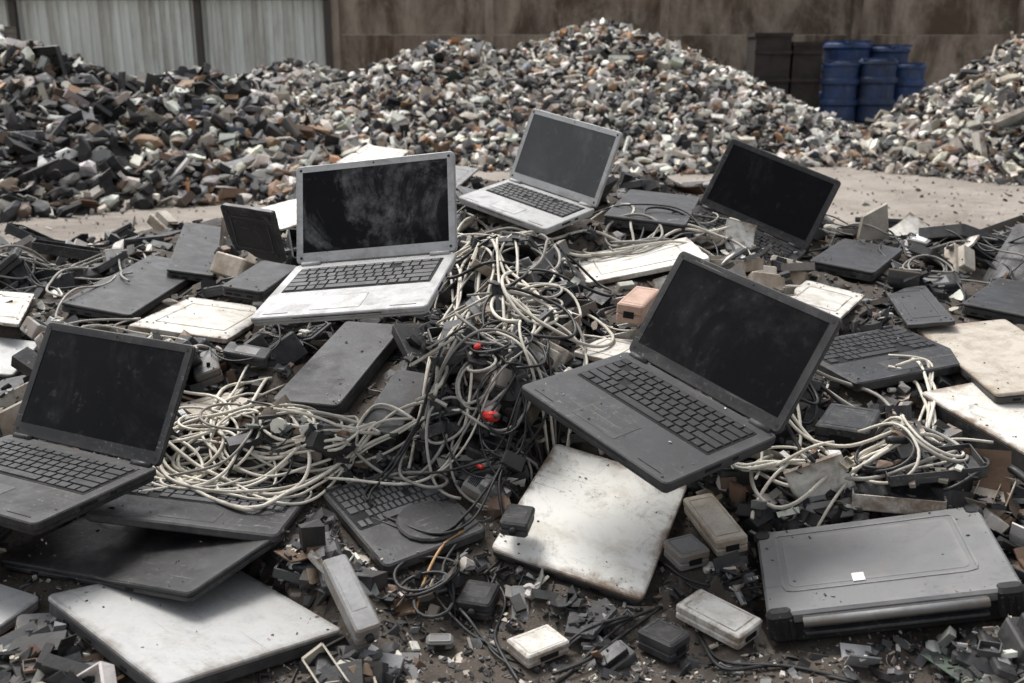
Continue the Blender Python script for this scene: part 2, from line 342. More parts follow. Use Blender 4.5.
closed_laptop('thick white stained closed laptop leaning forward at the bottom centre right','white closed laptop',[(497,542),(638,606),(693,478),(549,447)],.10,K['lidwhite'],K['black'],t=.02,over=False,rx=.18,st=.1,cw=.6)
closed_laptop('closed beige laptop half out of frame on the right edge above the white one','beige edge laptop',[(1000,398),(1100,380),(1010,320),(912,326)],.26,K['beige'],K['dark'],t=.024,cw=.8)
closed_laptop('scratched white lidded laptop with dark thick base at the right edge','white edge laptop',[(1035,462),(1140,430),(1020,376),(920,388)],.20,K['white'],K['black'],t=.05,cw=.9)
closed_laptop('narrow black closed laptop tilted forward below the large silver laptop','narrow black closed laptop',[(278,394),(332,410),(411,321),(338,327)],.225,K['black'],K['dark'],t=.035,over=False,rx=.3,sz=.015)
closed_laptop('broken black casing wedged right of the narrow black closed laptop','wedged black casing',[(356,424),(398,438),(432,378),(398,366)],.20,K['dark'],K['black'],t=.04,over=True,rx=.2)
closed_laptop('grey closed laptop poking in at the left edge beside the far left laptop','left edge grey laptop',[(-60,365),(10,378),(42,345),(-30,330)],.2,K['silver2'],K['dark'],t=.02)
closed_laptop('worn grey device corner at the extreme lower left edge','lower left edge device',[(-80,605),(0,628),(38,598),(-30,568)],.06,K['silver2'],K['grey'],t=.02,sz=.01)
closed_laptop('long dark closed laptop lying left of the white panel at left','long dark left laptop',[(62,300),(128,318),(208,268),(150,252)],.27,K['black'],K['dark'],t=.025,cw=.3)
closed_laptop('dark closed laptop below the broken standing display','dark laptop under display',[(222,282),(262,296),(298,268),(262,258)],.32,K['dark'],K['black'],t=.025,cw=.5)
closed_laptop('dark laptop tilted on edge left of the broken standing display','tilted dark left laptop',[(168,262),(212,280),(222,232),(186,222)],.31,K['black'],K['dark'],t=.025,rx=.5)
closed_laptop('dark closed laptop on the crest right of the topmost silver laptop','crest dark laptop',[(606,214),(684,226),(702,198),(628,188)],.45,K['dark'],K['black'],t=.03,cw=.3)
closed_laptop('dark closed laptop at far right above the beige edge laptop','far right dark laptop',[(965,302),(1030,318),(1066,290),(995,276)],.26,K['black'],K['dark'],t=.03)
closed_laptop('black closed laptop right of the back black laptop screen','black laptop beside back screen',[(812,258),(872,274),(905,250),(842,238)],.31,K['black'],K['black'],t=.03,rx=.1,cw=.5)
panel('dirty white panel lying on cables beneath the topmost silver laptop','white panel under top laptop',[(590,284),(706,258),(690,234),(572,262)],.40,K['white'],.012)
panel('dirty white panel left of the large silver laptop','white panel at left',[(120,322),(235,342),(268,308),(200,298)],.21,K['white'],.012)
panel('white broken panel behind the charcoal laptop screen','white panel behind charcoal screen',[(778,302),(838,320),(866,298),(806,276)],.29,K['white'],.008,over=False)
panel('small white panel behind the charcoal laptop hinge','small white panel',[(575,352),(612,362),(650,345),(606,332)],.29,K['white'],.01)
panel('beige stained panel among pale cables between the far left and large silver laptops','beige stained panel',[(178,404),(205,425),(262,406),(236,388)],.17,K['beige'],.01,cw=.2)
panel('white panel tucked behind the large silver laptop hinge on the left','white panel behind silver laptop',[(252,214),(285,232),(322,214),(298,194)],.38,K['white'],.008,over=False)
panel('thin white panel showing above the large silver laptop screen','thin white top panel',[(335,160),(388,172),(404,152),(372,143)],.5,K['white'],.01,over=False)
panel('grey panel left of the topmost silver laptop beside cables','grey upper panel',[(418,180),(452,190),(480,172),(440,160)],.46,K['grey'],.008)
panel('black flat cover lying right of the back black laptop','black flat cover',[(884,292),(908,328),(955,318),(925,282)],.27,K['dark'],.01)
panel('dark broken display panel standing on edge left of the large silver laptop','broken standing display',[(238,262),(284,257),(273,221),(214,195)],.3,K['black'],.012,wd=(.15,.12),rx=1.1,yaw=-.3,y0=2.7,cap=False,over=False,name='display_panel',fl=False)
panel('long white fragment at the left edge above the grey laptop','left edge white fragment',[(-20,318),(18,328),(34,300),(0,284)],.25,K['white'],.008)
def rugged():
    pts=[(770,617),(1020,588),(982,499),(753,536)]; t=.055
    M,w,d=slab_pose(pts,.085,t=t,sz=.01)
    root=empty('rugged_case',M@Matrix.Translation((0,0,-t))); tag(root,'scuffed grey hard case with black corner bumpers and ribbed edge at bottom right','case')
    lid=MB().add(*slab(w,d,.02,.014,.004,t)).build('lid',K['case'],root)
    MB().add(*slab(w-.01,d-.01,.033,.012,.003,t-.0205)).build('body',K['rubber'],root)
    MB().add(*ring(w*.80,d*.70,.02,w*.80-.008,d*.70-.008,.002,t+.0012,-w*.02,d*.07)).build('raised_frame',K['case'],lid)
    MB().add(*slab(w*.74,d*.6,.001,.012,.0004,t+.0006,-w*.02,d*.07)).build('inset_panel',K['case'],lid)
    MB().add(*slab(.018,.022,.0012,.001,.0003,t+.0018,-w*.1,-d*.2)).build('sticker',K['sticker'],lid)
    for sx in (-1,1):
        mb=MB().add(*slab(.042,.026,.050,.012,.006,t+.0015,sx*(w/2-.0185),-d/2+.008))
        for q in range(3): mb.add(*box(sx*(w/2-.032+q*.010),-d/2-.0055,t-.024,.004,.003,.030))
        mb.build('corner_bumper',K['rubber'],root)
        MB().add(*slab(.03,.035,.050,.012,.005,t+.002,sx*(w/2-.01),d/2-.012)).build('corner_bumper',K['rubber'],root)
    mb=MB()
    for q in range(3): mb.add(*slab(w*.72,.014,.005,.003,.001,t-.006-q*.013,0,-d/2+.001))
    mb.build('edge_ribs',K['dark'],root)
    MB().add(*cyl((-w*.36,-d/2-.008,t-.012),(w*.36,-d/2-.008,t-.012),.0065)).build('carry_bar',K['grey'],root,True)
    reg(M,w,d,t,'grey hard case')
rugged()
def brick(label,phrase,pts,z0,m,t=.03,name='power_adapter',cat='adapter',kind='adapter',r=.006,**k):
    M,w,d=slab_pose(pts,z0,t=t,**k)
    root=empty(name,M@Matrix.Translation((0,0,-t))); tag(root,label,cat)
    MB().add(*slab(w,d,t*.55,r,.003,t)).add(*slab(w-.001,d-.001,t*.48,r,.003,t*.47)).build('body',m,root)
    if kind=='adapter':
        MB().add(*slab(w*.6,d*.5,.0008,.001,.0003,t+.0005)).build('sticker',K['grey'] if m is not K['black'] else K['dark'],root)
        MB().add(*cyl((0,-d/2-.008,t*.5),(0,-d/2+.002,t*.5),.006)).build('strain_relief',K['rubber'],root,True)
    else:
        MB().add(*box(0,-d/2,t*.45,w*.4,.002,t*.35)).build('socket',K['well'],root)
        MB().add(*ring(w*.8,d*.8,.003,w*.8-.004,d*.8-.004,.001,t+.0006)).build('raised_rim',m,root)
    reg(M,w,d,t,phrase)
brick('long grey power adapter standing out on the ground at lower centre left','long grey adapter',[(357,634),(382,624),(345,551),(322,559)],.07,K['grey'],.035,wd=(.045,.125))
brick('small cream white plastic box on the ground at bottom centre','cream box',[(528,657),(571,641),(548,622),(505,639)],.035,K['white'],.022,kind='box',name='plastic_box',cat='box')
brick('broken white adapter shell lying on the ground left of the grey hard case','white adapter shell',[(740,640),(763,618),(700,586),(676,603)],.045,K['white'],.026,kind='box',name='adapter_shell')
brick('dark metal cornered module on the ground in front of the white adapter shell','dark module',[(672,646),(692,632),(657,616),(636,630)],.04,K['dark'],.032,kind='box',name='electronic_module',cat='module')
brick('pale grey block wedged between the white closed laptop and the hard case','pale grey block',[(716,548),(747,531),(712,488),(684,500)],.1,K['beige'],.03,kind='box',name='plastic_box',cat='box')
brick('small dark square module right of the white closed laptop','dark square module',[(680,560),(710,548),(692,530),(664,540)],.08,K['grey'],.03,kind='box',name='electronic_module',cat='module')
brick('pinkish brown chunk between the charcoal laptop and the topmost silver laptop','pinkish brown chunk',[(618,300),(642,310),(660,292),(636,282)],.37,K['pink'],.04,kind='box',name='plastic_box',cat='box')
brick('black box below the charcoal laptop right corner','black box by charcoal laptop',[(815,425),(868,432),(882,410),(830,402)],.2,K['black'],.04,kind='box',name='electronic_module',cat='module')
brick('tiny grey connector block on the ground at bottom centre','tiny connector block',[(426,642),(454,643),(453,633),(426,633)],.022,K['grey'],.014,kind='box',name='connector_block',cat='connector')
brick('black power adapter wrapped in black cables at centre front','black adapter at centre',[(500,520),(528,527),(535,508),(508,500)],.13,K['black'],.025)
brick('black power adapter at the lower left of the white closed laptop','lower black adapter',[(455,600),(490,606),(500,584),(468,577)],.045,K['black'],.03)
# ---------------------------------------------------------------- heap height field
ctrl=[]
for h in HERO:
    if not h['cap']: continue
    for a in (-.42,0,.42):
        for b in (-.45,0,.42):
            p=h['M']@Vector((a*h['w'],b*h['d'],-h['t']-.012)); ctrl.append((p.x,p.y,max(p.z,0),1.))
sil=[(-160,262,3.3),(-80,266,3.3),(20,282,3.2),(100,262,3.2),(160,248,3.2),(220,208,3.05),(300,190,3.2),(400,176,3.3),(480,176,3.4),(560,165,3.5),(650,172,3.45),(710,198,3.3),(790,226,3.2),(860,240,3.1),(900,240,3.1),(960,252,3.1),(1010,276,3.0),(1080,285,3.),(1160,290,3.)]
for u,v,y in sil:
    p=un_y(u,v,y); ctrl.append((p[0],p[1],max(p[2],.02),3.)); 
for u,v,y in [(480,250,2.7),(550,270,2.6),(480,350,2.15),(440,430,1.88),(400,500,1.68),(540,430,1.8),(880,440,1.78),(960,490,1.6),(800,500,1.6),(230,450,1.8),(200,370,2.2),(90,300,2.7),(900,300,2.5),(1000,300,2.5),(600,420,1.8),(300,430,1.85),(360,450,1.82)]:
    p=un_y(u,v,y); ctrl.append((p[0],p[1],max(p[2]-.015,0),2.))
for u,v in [(300,670),(420,640),(600,660),(700,690),(900,690),(250,720),(100,760),(480,700)]:
    p=un_z(u,v,0); ctrl.append((p[0],p[1],0,2.))
for x in np.arange(-3.4,3.5,.4): ctrl.append((x,4.3,-.03,2.)); ctrl.append((x,.85,-.02,1.5)); ctrl.append((x,4.7,-.03,3.))
CT=np.array(ctrl)
def cap(x,y,m=.0,includeover=True):
    x=np.atleast_1d(x).astype(float);y=np.atleast_1d(y).astype(float);out=np.full(x.shape,9.)
    for h in HERO:
        if not h['cap'] or (h['over'] and not includeover) or (h['bury'] and includeover=='place'): continue
        M=h['M'];n=np.array([M[0][2],M[1][2],M[2][2]]);t=np.array(M.translation)
        q=t-n*h['t']; z=q[2]-(n[0]*(x-q[0])+n[1]*(y-q[1]))/n[2]
        dx,dy,dz=x-t[0],y-t[1],z-t[2]
        lx=M[0][0]*dx+M[1][0]*dy+M[2][0]*dz; ly=M[0][1]*dx+M[1][1]*dy+M[2][1]*dz
        ins=(np.abs(lx)<h['w']/2+m)&(np.abs(ly)<h['d']/2+m)
        out=np.where(ins,np.minimum(out,z),out)
    return out
X0,X1,Y0,Y1,ST=-3.4,3.4,.9,4.6,.025
gx=np.arange(X0,X1,ST);gy=np.arange(Y0,Y1,ST);GX,GY=np.meshgrid(gx,gy)
D=((GX[...,None]-CT[:,0])**2+(GY[...,None]-CT[:,1])**2)
Wt=CT[:,3]/(D+.004)**1.6
HG=(Wt*CT[:,2]).sum(-1)/Wt.sum(-1)
for j in range(len(gy)):
    for i in range(len(gx)):
        n=mnoise.fractal(Vector((gx[i]*6,gy[j]*6,0)),.9,2.,4)
        HG[j,i]+=n*.03*min(1,max(.12,HG[j,i]*8))
HG=np.minimum(HG,cap(GX.ravel(),GY.ravel(),.03).reshape(HG.shape)-.006)
# ground may not stand in front of the flat things it carries
for h in HERO:
    if not h['cap']: continue
    M=np.array(h['M']);R=M[:3,:3];T=M[:3,3];n=R[:,2]
    for _ in range(14):
        V=np.stack([GX,GY,HG+.02],-1)-CAM
        den=V@n; den=np.where(np.abs(den)<1e-6,1e-6,den); s=((T-CAM)@n)/den
        Q=CAM+V*s[...,None]-T; lx=Q@R[:,0]; ly=Q@R[:,1]
        occ=(s>1.003)&(s<1.6)&(np.abs(lx)<h['w']/2)&(np.abs(ly)<h['d']/2)&(HG>.005)
        if not occ.any(): break
        HG=np.where(occ,HG-.015,HG)
HG=np.where((GX<X0+.15)|(GX>X1-.15)|(GY<Y0+.1)|(GY>Y1-.15),-.04,HG)
def Hf(x,y):
    i=(x-X0)/ST;j=(y-Y0)/ST
    if i<0 or j<0 or i>=len(gx)-1 or j>=len(gy)-1: return 0.
    a,b=int(i),int(j);u,v=i-a,j-b
    return max(0.,HG[b,a]*(1-u)*(1-v)+HG[b,a+1]*u*(1-v)+HG[b+1,a]*(1-u)*v+HG[b+1,a+1]*u*v)
nx,ny=len(gx),len(gy)
mv=[(float(GX[j,i]),float(GY[j,i]),float(HG[j,i])) for j in range(ny) for i in range(nx)]
mf=[(j*nx+i,j*nx+i+1,(j+1)*nx+i+1,(j+1)*nx+i) for j in range(ny-1) for i in range(nx-1)]
o=MB().add(mv,mf).build('terrain',K['soil'],smooth=True); o['kind']='structure'
N_=60; gv=[];gf=[]
for j in range(N_+1):
    for i in range(N_+1):
        a=(i/N_*2-1);b=(j/N_*2-1); x=60*a*abs(a);y=8+60*b*abs(b)
        gv.append((x,y,-.003+.006*mnoise.noise(Vector((x,y,0)))))
for j in range(N_):
    for i in range(N_): q=j*(N_+1)+i; gf.append((q,q+1,q+N_+2,q+N_+1))
o=MB().add(gv,gf).build('ground',K['ground'],smooth=True); o['kind']='structure'
def on_heap(px,py):
    r=ray(px,py);t=.8
    while t<9:
        p=CAM+r*t
        if p[2]<=Hf(p[0],p[1]): return p
        t+=.008
    return un_z(px,py,0)
# ---------------------------------------------------------------- fragment templates
def hull(n,sq):
    bm=bmesh.new()
    for _ in range(n):
        a=np.array([random.gauss(0,1) for _ in range(3)]);a/=np.linalg.norm(a);a*=np.array(sq)*.5
        bm.verts.new(a)
    bmesh.ops.convex_hull(bm,input=bm.verts); bm.verts.ensure_lookup_table()
    vs=[v for v in bm.verts if v.link_faces]; ix={v:i for i,v in enumerate(vs)}
    r=([tuple(v.co) for v in vs],[tuple(ix[v] for v in f.verts) for f in bm.faces]); bm.free(); return r
def poly_plate(n,th):
    a=[2*math.pi*(i+random.uniform(-.3,.3))/n for i in range(n)]
    R=[random.uniform(.3,.55) for _ in a]; v=[]
    for z,s in ((-th/2,1),(th/2,.96)): v+=[(R[i]*math.cos(a[i])*s,R[i]*math.sin(a[i])*s,z) for i in range(n)]
    return v,[tuple(range(n-1,-1,-1)),tuple(range(n,2*n))]+[(i,(i+1)%n,n+(i+1)%n,n+i) for i in range(n)]
def bent(th,ang,k=4):
    v=[];x=0;z=0;a=-ang/2
    P=[(0,0)]
    for i in range(k): x+=math.cos(a)/k;z+=math.sin(a)/k;a+=ang/(k-1);P.append((x,z))
    mx=sum(p[0] for p in P)/len(P);mz=sum(p[1] for p in P)/len(P)
    for (x,z) in P:
        for y in (-.3,.3):
            v+=[(x-mx,y,z-mz),(x-mx,y,z-mz+th)]
    f=[]
    for i in range(k):
        b=4*i; f+=[(b,b+4,b+6,b+2),(b+1,b+3,b+7,b+5),(b,b+1,b+5,b+4),(b+2,b+6,b+7,b+3)]
    f+=[(0,2,3,1),(4*k,4*k+1,4*k+3,4*k+2)]
    return v,f
def jbox(a,b,c):
    v,f=box(0,0,0,a,b,c); return [tuple(q+random.uniform(-.05,.05)*(a,b,c)[i] for i,q in enumerate(p)) for p in v],f
def tray(w,d,h,t):
    v,f=box(0,0,-h/2,w,d,t); v=list(v);f=list(f)
    for cx,cy,sx,sy in ((-w/2,0,t,d),(w/2,0,t,d),(0,-d/2,w,t),(0,d/2,w,t)):
        a,b=box(cx,cy,0,sx,sy,h); o=len(v); v+=a; f+=[tuple(i+o for i in q) for q in b]
    return v,f
HULLS=[hull(16,(1,.8,.45)) for _ in range(5)]+[hull(18,(1,.7,.6)) for _ in range(5)]
TPL=HULLS[:6]+[poly_plate(random.choice((4,5,6,7)),random.choice((.06,.10,.16))) for _ in range(6)]+[bent(.05,random.uniform(.5,1.8)) for _ in range(5)]+[jbox(1,.55,.3),jbox(1,.3,.25),jbox(.9,.7,.3),jbox(.9,.6,.4),jbox(1,.15,.12),tray(1,.7,.3,.05),tray(.9,.5,.25,.05),tray(.8,.8,.3,.05)]+[cyl((-.5,0,0),(.5,0,0),.09,7),cyl((-.3,0,0),(.3,0,0),.25,9)]
TPLn=[(np.array(v,float),f) for v,f in TPL]
TPLp=TPLn+[(np.array(v,float),f) for v,f in HULLS+HULLS[3:]]
def frag_mesh(items,mb,tp=None):
    tp=tp or TPLn
    for pos,s,R,col in items:
        v,f=tp[random.randrange(len(tp))]
        w=(v*np.array([s*random.uniform(.7,1.3),s*random.uniform(.5,1.1),s*random.uniform(.6,1.1)]))@R.T+pos
        o=len(mb.v); mb.v.extend(w.tolist()); mb.f.extend([tuple(i+o for i in q) for q in f]); mb.c.extend([col]*len(f)); mb.mi.extend([0]*len(f))
def rrot(t): 
    return rot(random.gauss(0,t),random.gauss(0,t),random.uniform(0,6.28))
def pcol(pal):
    r=random.random();a=0
    for w,c in pal:
        a+=w
        if r<a: break
    k=random.uniform(.6,1.3); return tuple(max(0,x*k*random.uniform(.95,1.05)) for x in c)
# ---------------------------------------------------------------- loose thing prototypes
class Proto:
    def __init__(s,name,cat,adj,parts,size): s.name=name;s.cat=cat;s.adj=adj;s.parts=parts;s.size=size;s.V=np.array([tuple(v.co) for v in parts[0][1].vertices])
def P(name,cat,adj,parts,size): return Proto(name,cat,adj,[(n,mb.mesh(n,m,sm)) for n,mb,m,sm in parts],size)
protos=[]
CN={'black':'black','dark':'dark grey','grey':'grey','metal':'metallic','white':'dirty white','beige':'beige','brown':'rusty brown','pcb':'green','silver2':'silver'}
def gen():
    for c in ('black','black','dark','dark','silver2'):
        w_=random.uniform(.20,.28);d_=random.uniform(.13,.18);t=random.uniform(.025,.04)
        pt=MB()
        for q in range(4): pt.add(*box(-w_/2,(-.3+q*.17)*d_,t*.0,.0015,.012,.005))
        bt_=MB().add(*ring(w_*.5,d_*.3,.003,w_*.5-.003,d_*.3-.003,.001,t/2+.0006,0,d_*.25)).add(*ring(w_*.3,d_*.3,.003,w_*.3-.003,d_*.3-.003,.001,t/2+.0006,-w_*.2,-d_*.2))
        protos.append((P('stripped_laptop','laptop',CN[c]+' stripped laptop',[('shell',MB().add(*slab(w_,d_,t*.5,.010,.002,t/2)).add(*slab(w_-.004,d_-.004,t*.48,.010,.002,-.0003)),K[c],False),('port_row',pt,K['well'],False),('cover_outline',bt_,K['dark'],False)],.13),2.2))
    for c in ('black','black','dark','grey','white'):
        L_=random.uniform(.09,.13);w_=random.uniform(.045,.06);t=random.uniform(.028,.038)
        protos.append((P('power_adapter','adapter',CN[c]+' power adapter',[('body',MB().add(*slab(L_,w_,t*.5,.007,.003,t/2)).add(*slab(L_-.001,w_-.001,t*.48,.007,.003,-.0003)),K[c],False),('sticker',MB().add(*slab(L_*.5,w_*.6,.0008,.001,.0003,t/2+.0005)),K['grey'],False),('strain_relief',MB().add(*cyl((L_/2-.002,0,0),(L_/2+.016,0,0),.005,10)),K['rubber'],True)],.07),2.6 if c in('black','dark') else .7))
    for c in ('black','dark','dark','grey','beige','white'):
        w_=random.uniform(.14,.24);d_=random.uniform(.08,.16)
        mb=MB().add(*slab(w_,d_,.003,.008,.0008,0)).add(*ring(w_,d_,.008,w_-.006,d_-.006,.028,.026))
        rb=MB()
        for q in range(4): rb.add(*box((-.35+q*.22)*w_,0,.006,.002,d_-.01,.012))
        for q in range(3): rb.add(*cyl(((-.3+q*.3)*w_,d_*.2,0),((-.3+q*.3)*w_,d_*.2,.018),.004,8))
        protos.append((P('open_casing','casing',CN[c]+' open casing',[('shell',mb,K[c],False),('inner_ribs',rb,K[c],False)],.12),2.6))
    for q_ in range(2):
        bd=MB().add(*slab(.15,.10,.0016,.002,.0004,0)); ch=MB();cn=MB();hs=MB()
        for _ in range(9): a=random.uniform(.008,.02); ch.add(*box(random.uniform(-.06,.06),random.uniform(-.04,.04),.0015,a,a,.003,.0005))
        for _ in range(4): cn.add(*box(random.uniform(-.06,.06),.045,.005,.016,.012,.011))
        for q in range(6): hs.add(*box(.03+q*.004,-.02,.008,.001,.03,.016))
        protos.append((P('circuit_board','circuit board',('green' if q_ else 'dark')+' circuit board',[('board',bd,K['pcb'] if q_ else K['dark'],False),('component_field',ch,K['black'],False),('connector_strip',cn,K['metal'],False),('heat_sink',hs,K['metal'],False)],.09),2))
    for c in ('black','dark'):
        protos.append((P('battery_pack','battery',CN[c]+' battery pack',[('body',MB().add(*slab(.22,.05,.026,.010,.005,.013)),K[c],False),('sticker',MB().add(*slab(.1,.03,.0008,.001,.0003,.0135,.02)),K['grey'],False),('contacts',MB().add(*box(-.07,.025,0,.03,.002,.006)),K['metal'],False)],.11),2.4))
    protos.append((P('disk_drive','drive','metallic disk drive',[('body',MB().add(*slab(.10,.07,.016,.003,.001,.008)),K['metal'],False),('sticker',MB().add(*slab(.07,.045,.0008,.001,.0003,.0085)),K['sticker'],False)],.06),1.4))
    for c in ('metal','dark','brown'):
        v,f=bent(.03,1.5,2); protos.append((P('metal_bracket','bracket',CN[c]+' bent bracket',[('bracket',MB().add([(x*.13,y*.13,z*.13) for x,y,z in v],f),K[c],False)],.08),1.6))
    for c in ('black','white'):
        protos.append((P('plug','plug',CN[c]+' mains plug',[('body',MB().add(*slab(.035,.03,.022,.007,.004,.011)),K[c],False),('prong',MB().add(*box(.025,.007,0,.018,.002,.006)),K['metal'],False),('prong',MB().add(*box(.025,-.007,0,.018,.002,.006)),K['metal'],False),('strain_relief',MB().add(*cyl((-.035,0,0),(-.015,0,0),.004,8)),K[c],True)],.03),2))
    for c in ('black','dark','grey'):
        kb=MB()
        for r in range(4):
            for k in range(9):
                if random.random()<.85: kb.add(*box(-.072+k*.018,-.027+r*.018,.0045,.0155,.0155,.003,.001))
        protos.append((P('keyboard_piece','keyboard',CN[c]+' broken keyboard piece',[('plate',MB().add(*slab(.175,.085,.006,.003,.001,.003)),K['dark'] if c!='grey' else K['grey'],False),('keys',kb,K['keys'] if c!='grey' else K['keysgrey'],False)],.1),2))
    for c in ('black','black','dark','dark','grey','beige'):
        a_=random.uniform(.10,.15);b_=random.uniform(.06,.10);h_=random.uniform(.03,.055)
        mb=MB().add(*slab(a_,b_,h_,.008,.003,0)).add(*slab(a_*.58,b_*.65,h_*.6,.006,.002,h_*.55,a_*.12,.0))
        vt=MB()
        for q in range(6): vt.add(*box(-a_*.42+q*.005,0,.0006,.0025,b_*.6,.0012))
        protos.append((P('plastic_housing','housing',CN[c]+' stepped housing',[('body',mb,K[c],False),('vent_slots',vt,K['well'],False)],.075),3))
    for c in ('black','black','black','dark','dark','grey','grey','white','white','white','beige','brown'):
        v,f=poly_plate(random.choice((4,5,6)),.05) if random.random()<.4 else bent(.035,random.uniform(.5,1.6),6)
        s_=random.uniform(.12,.19)
        protos.append((P('plastic_fragment','fragment',CN[c]+' broken plastic fragment',[('plastic_fragment',MB().add([(x*s_,y*s_,z*s_) for x,y,z in v],f),K[c],False)],s_*.5),1.7))
    for c in ('black','dark','grey'):
        v,f=bent(.08,random.uniform(.2,.8),6); protos.append((P('trim_strip','strip',CN[c]+' curved trim strip',[('trim_strip',MB().add([(x*.26,y*.07,z*.26) for x,y,z in v],f),K[c],False)],.12),1.8))
gen()
PL=[p for p,w in protos];PW=[w for p,w in protos]
LOOSE=[]
BV=[];BF=[]
def addbvh(me,M):
    o=len(BV); BV.extend([M@v.co for v in me.vertices]); BF.extend([tuple(i+o for i in p.vertices) for p in me.polygons])
def inst(p,M,group,bvh=True):
    if len(p.parts)==1:
        o=bpy.data.objects.new(p.name,p.parts[0][1]); C.objects.link(o); o.matrix_world=M
        if bvh: addbvh(p.parts[0][1],M)
    else:
        o=empty(p.name,M)
        for n,me in p.parts:
            q=bpy.data.objects.new(n,me); C.objects.link(q); q.parent=o
            if bvh and n not in('sticker','screws','contacts','keys','inner_ribs'): addbvh(me,M)
    o['category']=p.cat; o['group']=group
    LOOSE.append([o,p.adj,projN(np.array(M.translation))]); return o
def inpoly(pt,poly):
    x,y=pt;r=False;n=len(poly)
    for i in range(n):
        x1,y1=poly[i];x2,y2=poly[(i+1)%n]
        if (y1>y)!=(y2>y) and x<(x2-x1)*(y-y1)/(y2-y1)+x1: r=not r
    return r
def blocked(p,r):
    uv=projN(p);d=depth(p);rp=F*r/d*.6
    for h in HERO:
        if d>h['dep']+.12: continue
        for poly in h['polys']:
            for ox,oy in ((0,0),(rp,0),(-rp,0),(0,rp),(0,-rp)):
                if inpoly((uv[0]+ox,uv[1]+oy),poly): return True
    return False
def pierces(V):
    """does any of the points stand inside or just above a flat thing"""
    c=V.mean(0); r=np.abs(V-c).max()
    for h in HERO:
        if h['bury'] or np.abs(h['c']-c).max()>r+.3: continue
        L=V@h['Mn'][:3,:3].T+h['Mn'][:3,3]
        if ((np.abs(L[:,0])<h['w']/2)&(np.abs(L[:,1])<h['d']/2)&(L[:,2]>-h['t']*.9)&(L[:,2]<.14)).any(): return True
    return False
def inlid(p,r):
    for h in HERO:
        if 'lid' in h:
            q=h['lid']@Vector(p)
            if abs(q.x)<h['w']/2+r*.6 and -r*.3<q.y<h['h']+r*.3 and -r*.7-.007<q.z<r*.7: return True
    return False
mvv=[Vector(v) for v in mv]
def mkbvh(): return BVHTree.FromPolygons(mvv+BV,mf+[tuple(i+len(mvv) for i in q) for q in BF])
def herobox(h):
    v,f=box(0,0,-h['t']/2,h['w'],h['d'],h['t']); o=len(BV); BV.extend([h['M']@Vector(q) for q in v]); BF.extend([tuple(i+o for i in q) for q in f])
def place(n,smin,smax,filt,sink,tilt,bvh=None,pts=None):
    k=0;tries=0
    while k<n and tries<n*45:
        tries+=1
        if pts: p=pts()
        else: u,v=random.uniform(-30,1054),random.uniform(172,675); p=on_heap(u,v)
        if p is None or p[1]>3.9 or (p[2]<.035 and random.random()<.55) or (p[2]<.01 and projN(p)[1]<420): continue
        pr=random.choices(PL,PW)[0]
        if filt and not filt(pr): continue
        s=random.uniform(smin,smax);r=pr.size*s
        if bvh:
            h=bvh.ray_cast(Vector((p[0],p[1],2)),Vector((0,0,-1)))[0]; z=h.z if h else p[2]
        else: z=p[2]
        z+=r*sink
        cz=cap(p[0],p[1],r*.8,'place')[0]; T=tilt
        if z+.3*r>cz:
            z=cz-.28*r-.008; T=.1
            if z<p[2]-r*.5-.03: continue
        q=np.array([p[0],p[1],z])
        if blocked(q,r) or inlid(q,r): continue
        R=rrot(T)
        if pierces(pr.V@R.T*s+q): continue
        inst(pr,Matrix.Translation(q.tolist())@Matrix(R.tolist()).to_4x4()@Matrix.Scale(s,4),pr.cat+'s scattered through the heap'); k+=1
    return k
def around():
    h=random.choice([h for h in HERO if h['cap'] and h['M'].translation.z>.12])
    a=random.uniform(-.5,.5);b=random.uniform(-.5,.5)
    if random.random()<.65: b=-.5-random.uniform(-.05,.25)
    else: a=math.copysign(.5+random.uniform(-.05,.25),a)
    p=h['M']@Vector((a*h['w'],b*h['d'],0)); return np.array([p.x,p.y,Hf(p.x,p.y)])
def ctr(): return on_heap(random.uniform(300,600),random.uniform(290,600))
def rgt(): return on_heap(random.uniform(780,1030),random.uniform(250,520))
place(210,1.0,1.5,lambda p:p.size>.06,.18,.38)
place(60,.9,1.3,lambda p:p.size>.06,.2,.35,None,ctr)
place(160,.7,1.2,lambda p:p.size<.125,.2,.35,None,around)
hb=[h for h in HERO if h['bury']][0]; herobox(hb)
b1=mkbvh()
def onb():
    p=hb['M']@Vector((random.uniform(-.5,.5)*hb['w'],random.uniform(-.6,-.1)*hb['d'],0)); return np.array([p.x,p.y,p.z])
place(8,.6,1.0,lambda p:p.size<.13,.12,.2,b1,onb)
place(270,.7,1.15,None,.25,.38,b1)
place(70,.6,1.1,None,.25,.38,b1,ctr)
place(40,.7,1.1,None,.25,.38,b1,rgt)
b1=mkbvh()
place(100,.5,.95,lambda p:p.name!='stripped_laptop',.2,.4,b1)
def fg(): return on_heap(random.uniform(-10,1040),random.uniform(560,683))
place(26,.4,.7,lambda p:p.name!='stripped_laptop',.22,.25,b1,fg)
def small(name,cat,label,px,py,m,size):
    p=on_heap(px,py); h=B2.ray_cast(Vector((p[0],p[1],2)),Vector((0,0,-1)))[0]
    p=np.array([p[0],p[1],(h.z if h else p[2])+size*.7+.004]); mb=MB(); v,f=slab(size*1.6,size,size*.7,size*.35,size*.2,size*.35); mb.add(v,f)
    M=Matrix.Translation(p.tolist())@Matrix(rrot(.3).tolist()).to_4x4(); root=empty(name,M); tag(root,label,cat)
    mb.build('body',m,root); MB().add(*cyl((size*.7,0,0),(size*1.2,0,0),size*.2,8)).build('nozzle',K['dark'],root,True)
for h in HERO:
    if h['over'] and h['cap'] and not h['bury']: herobox(h)
B2=mkbvh()
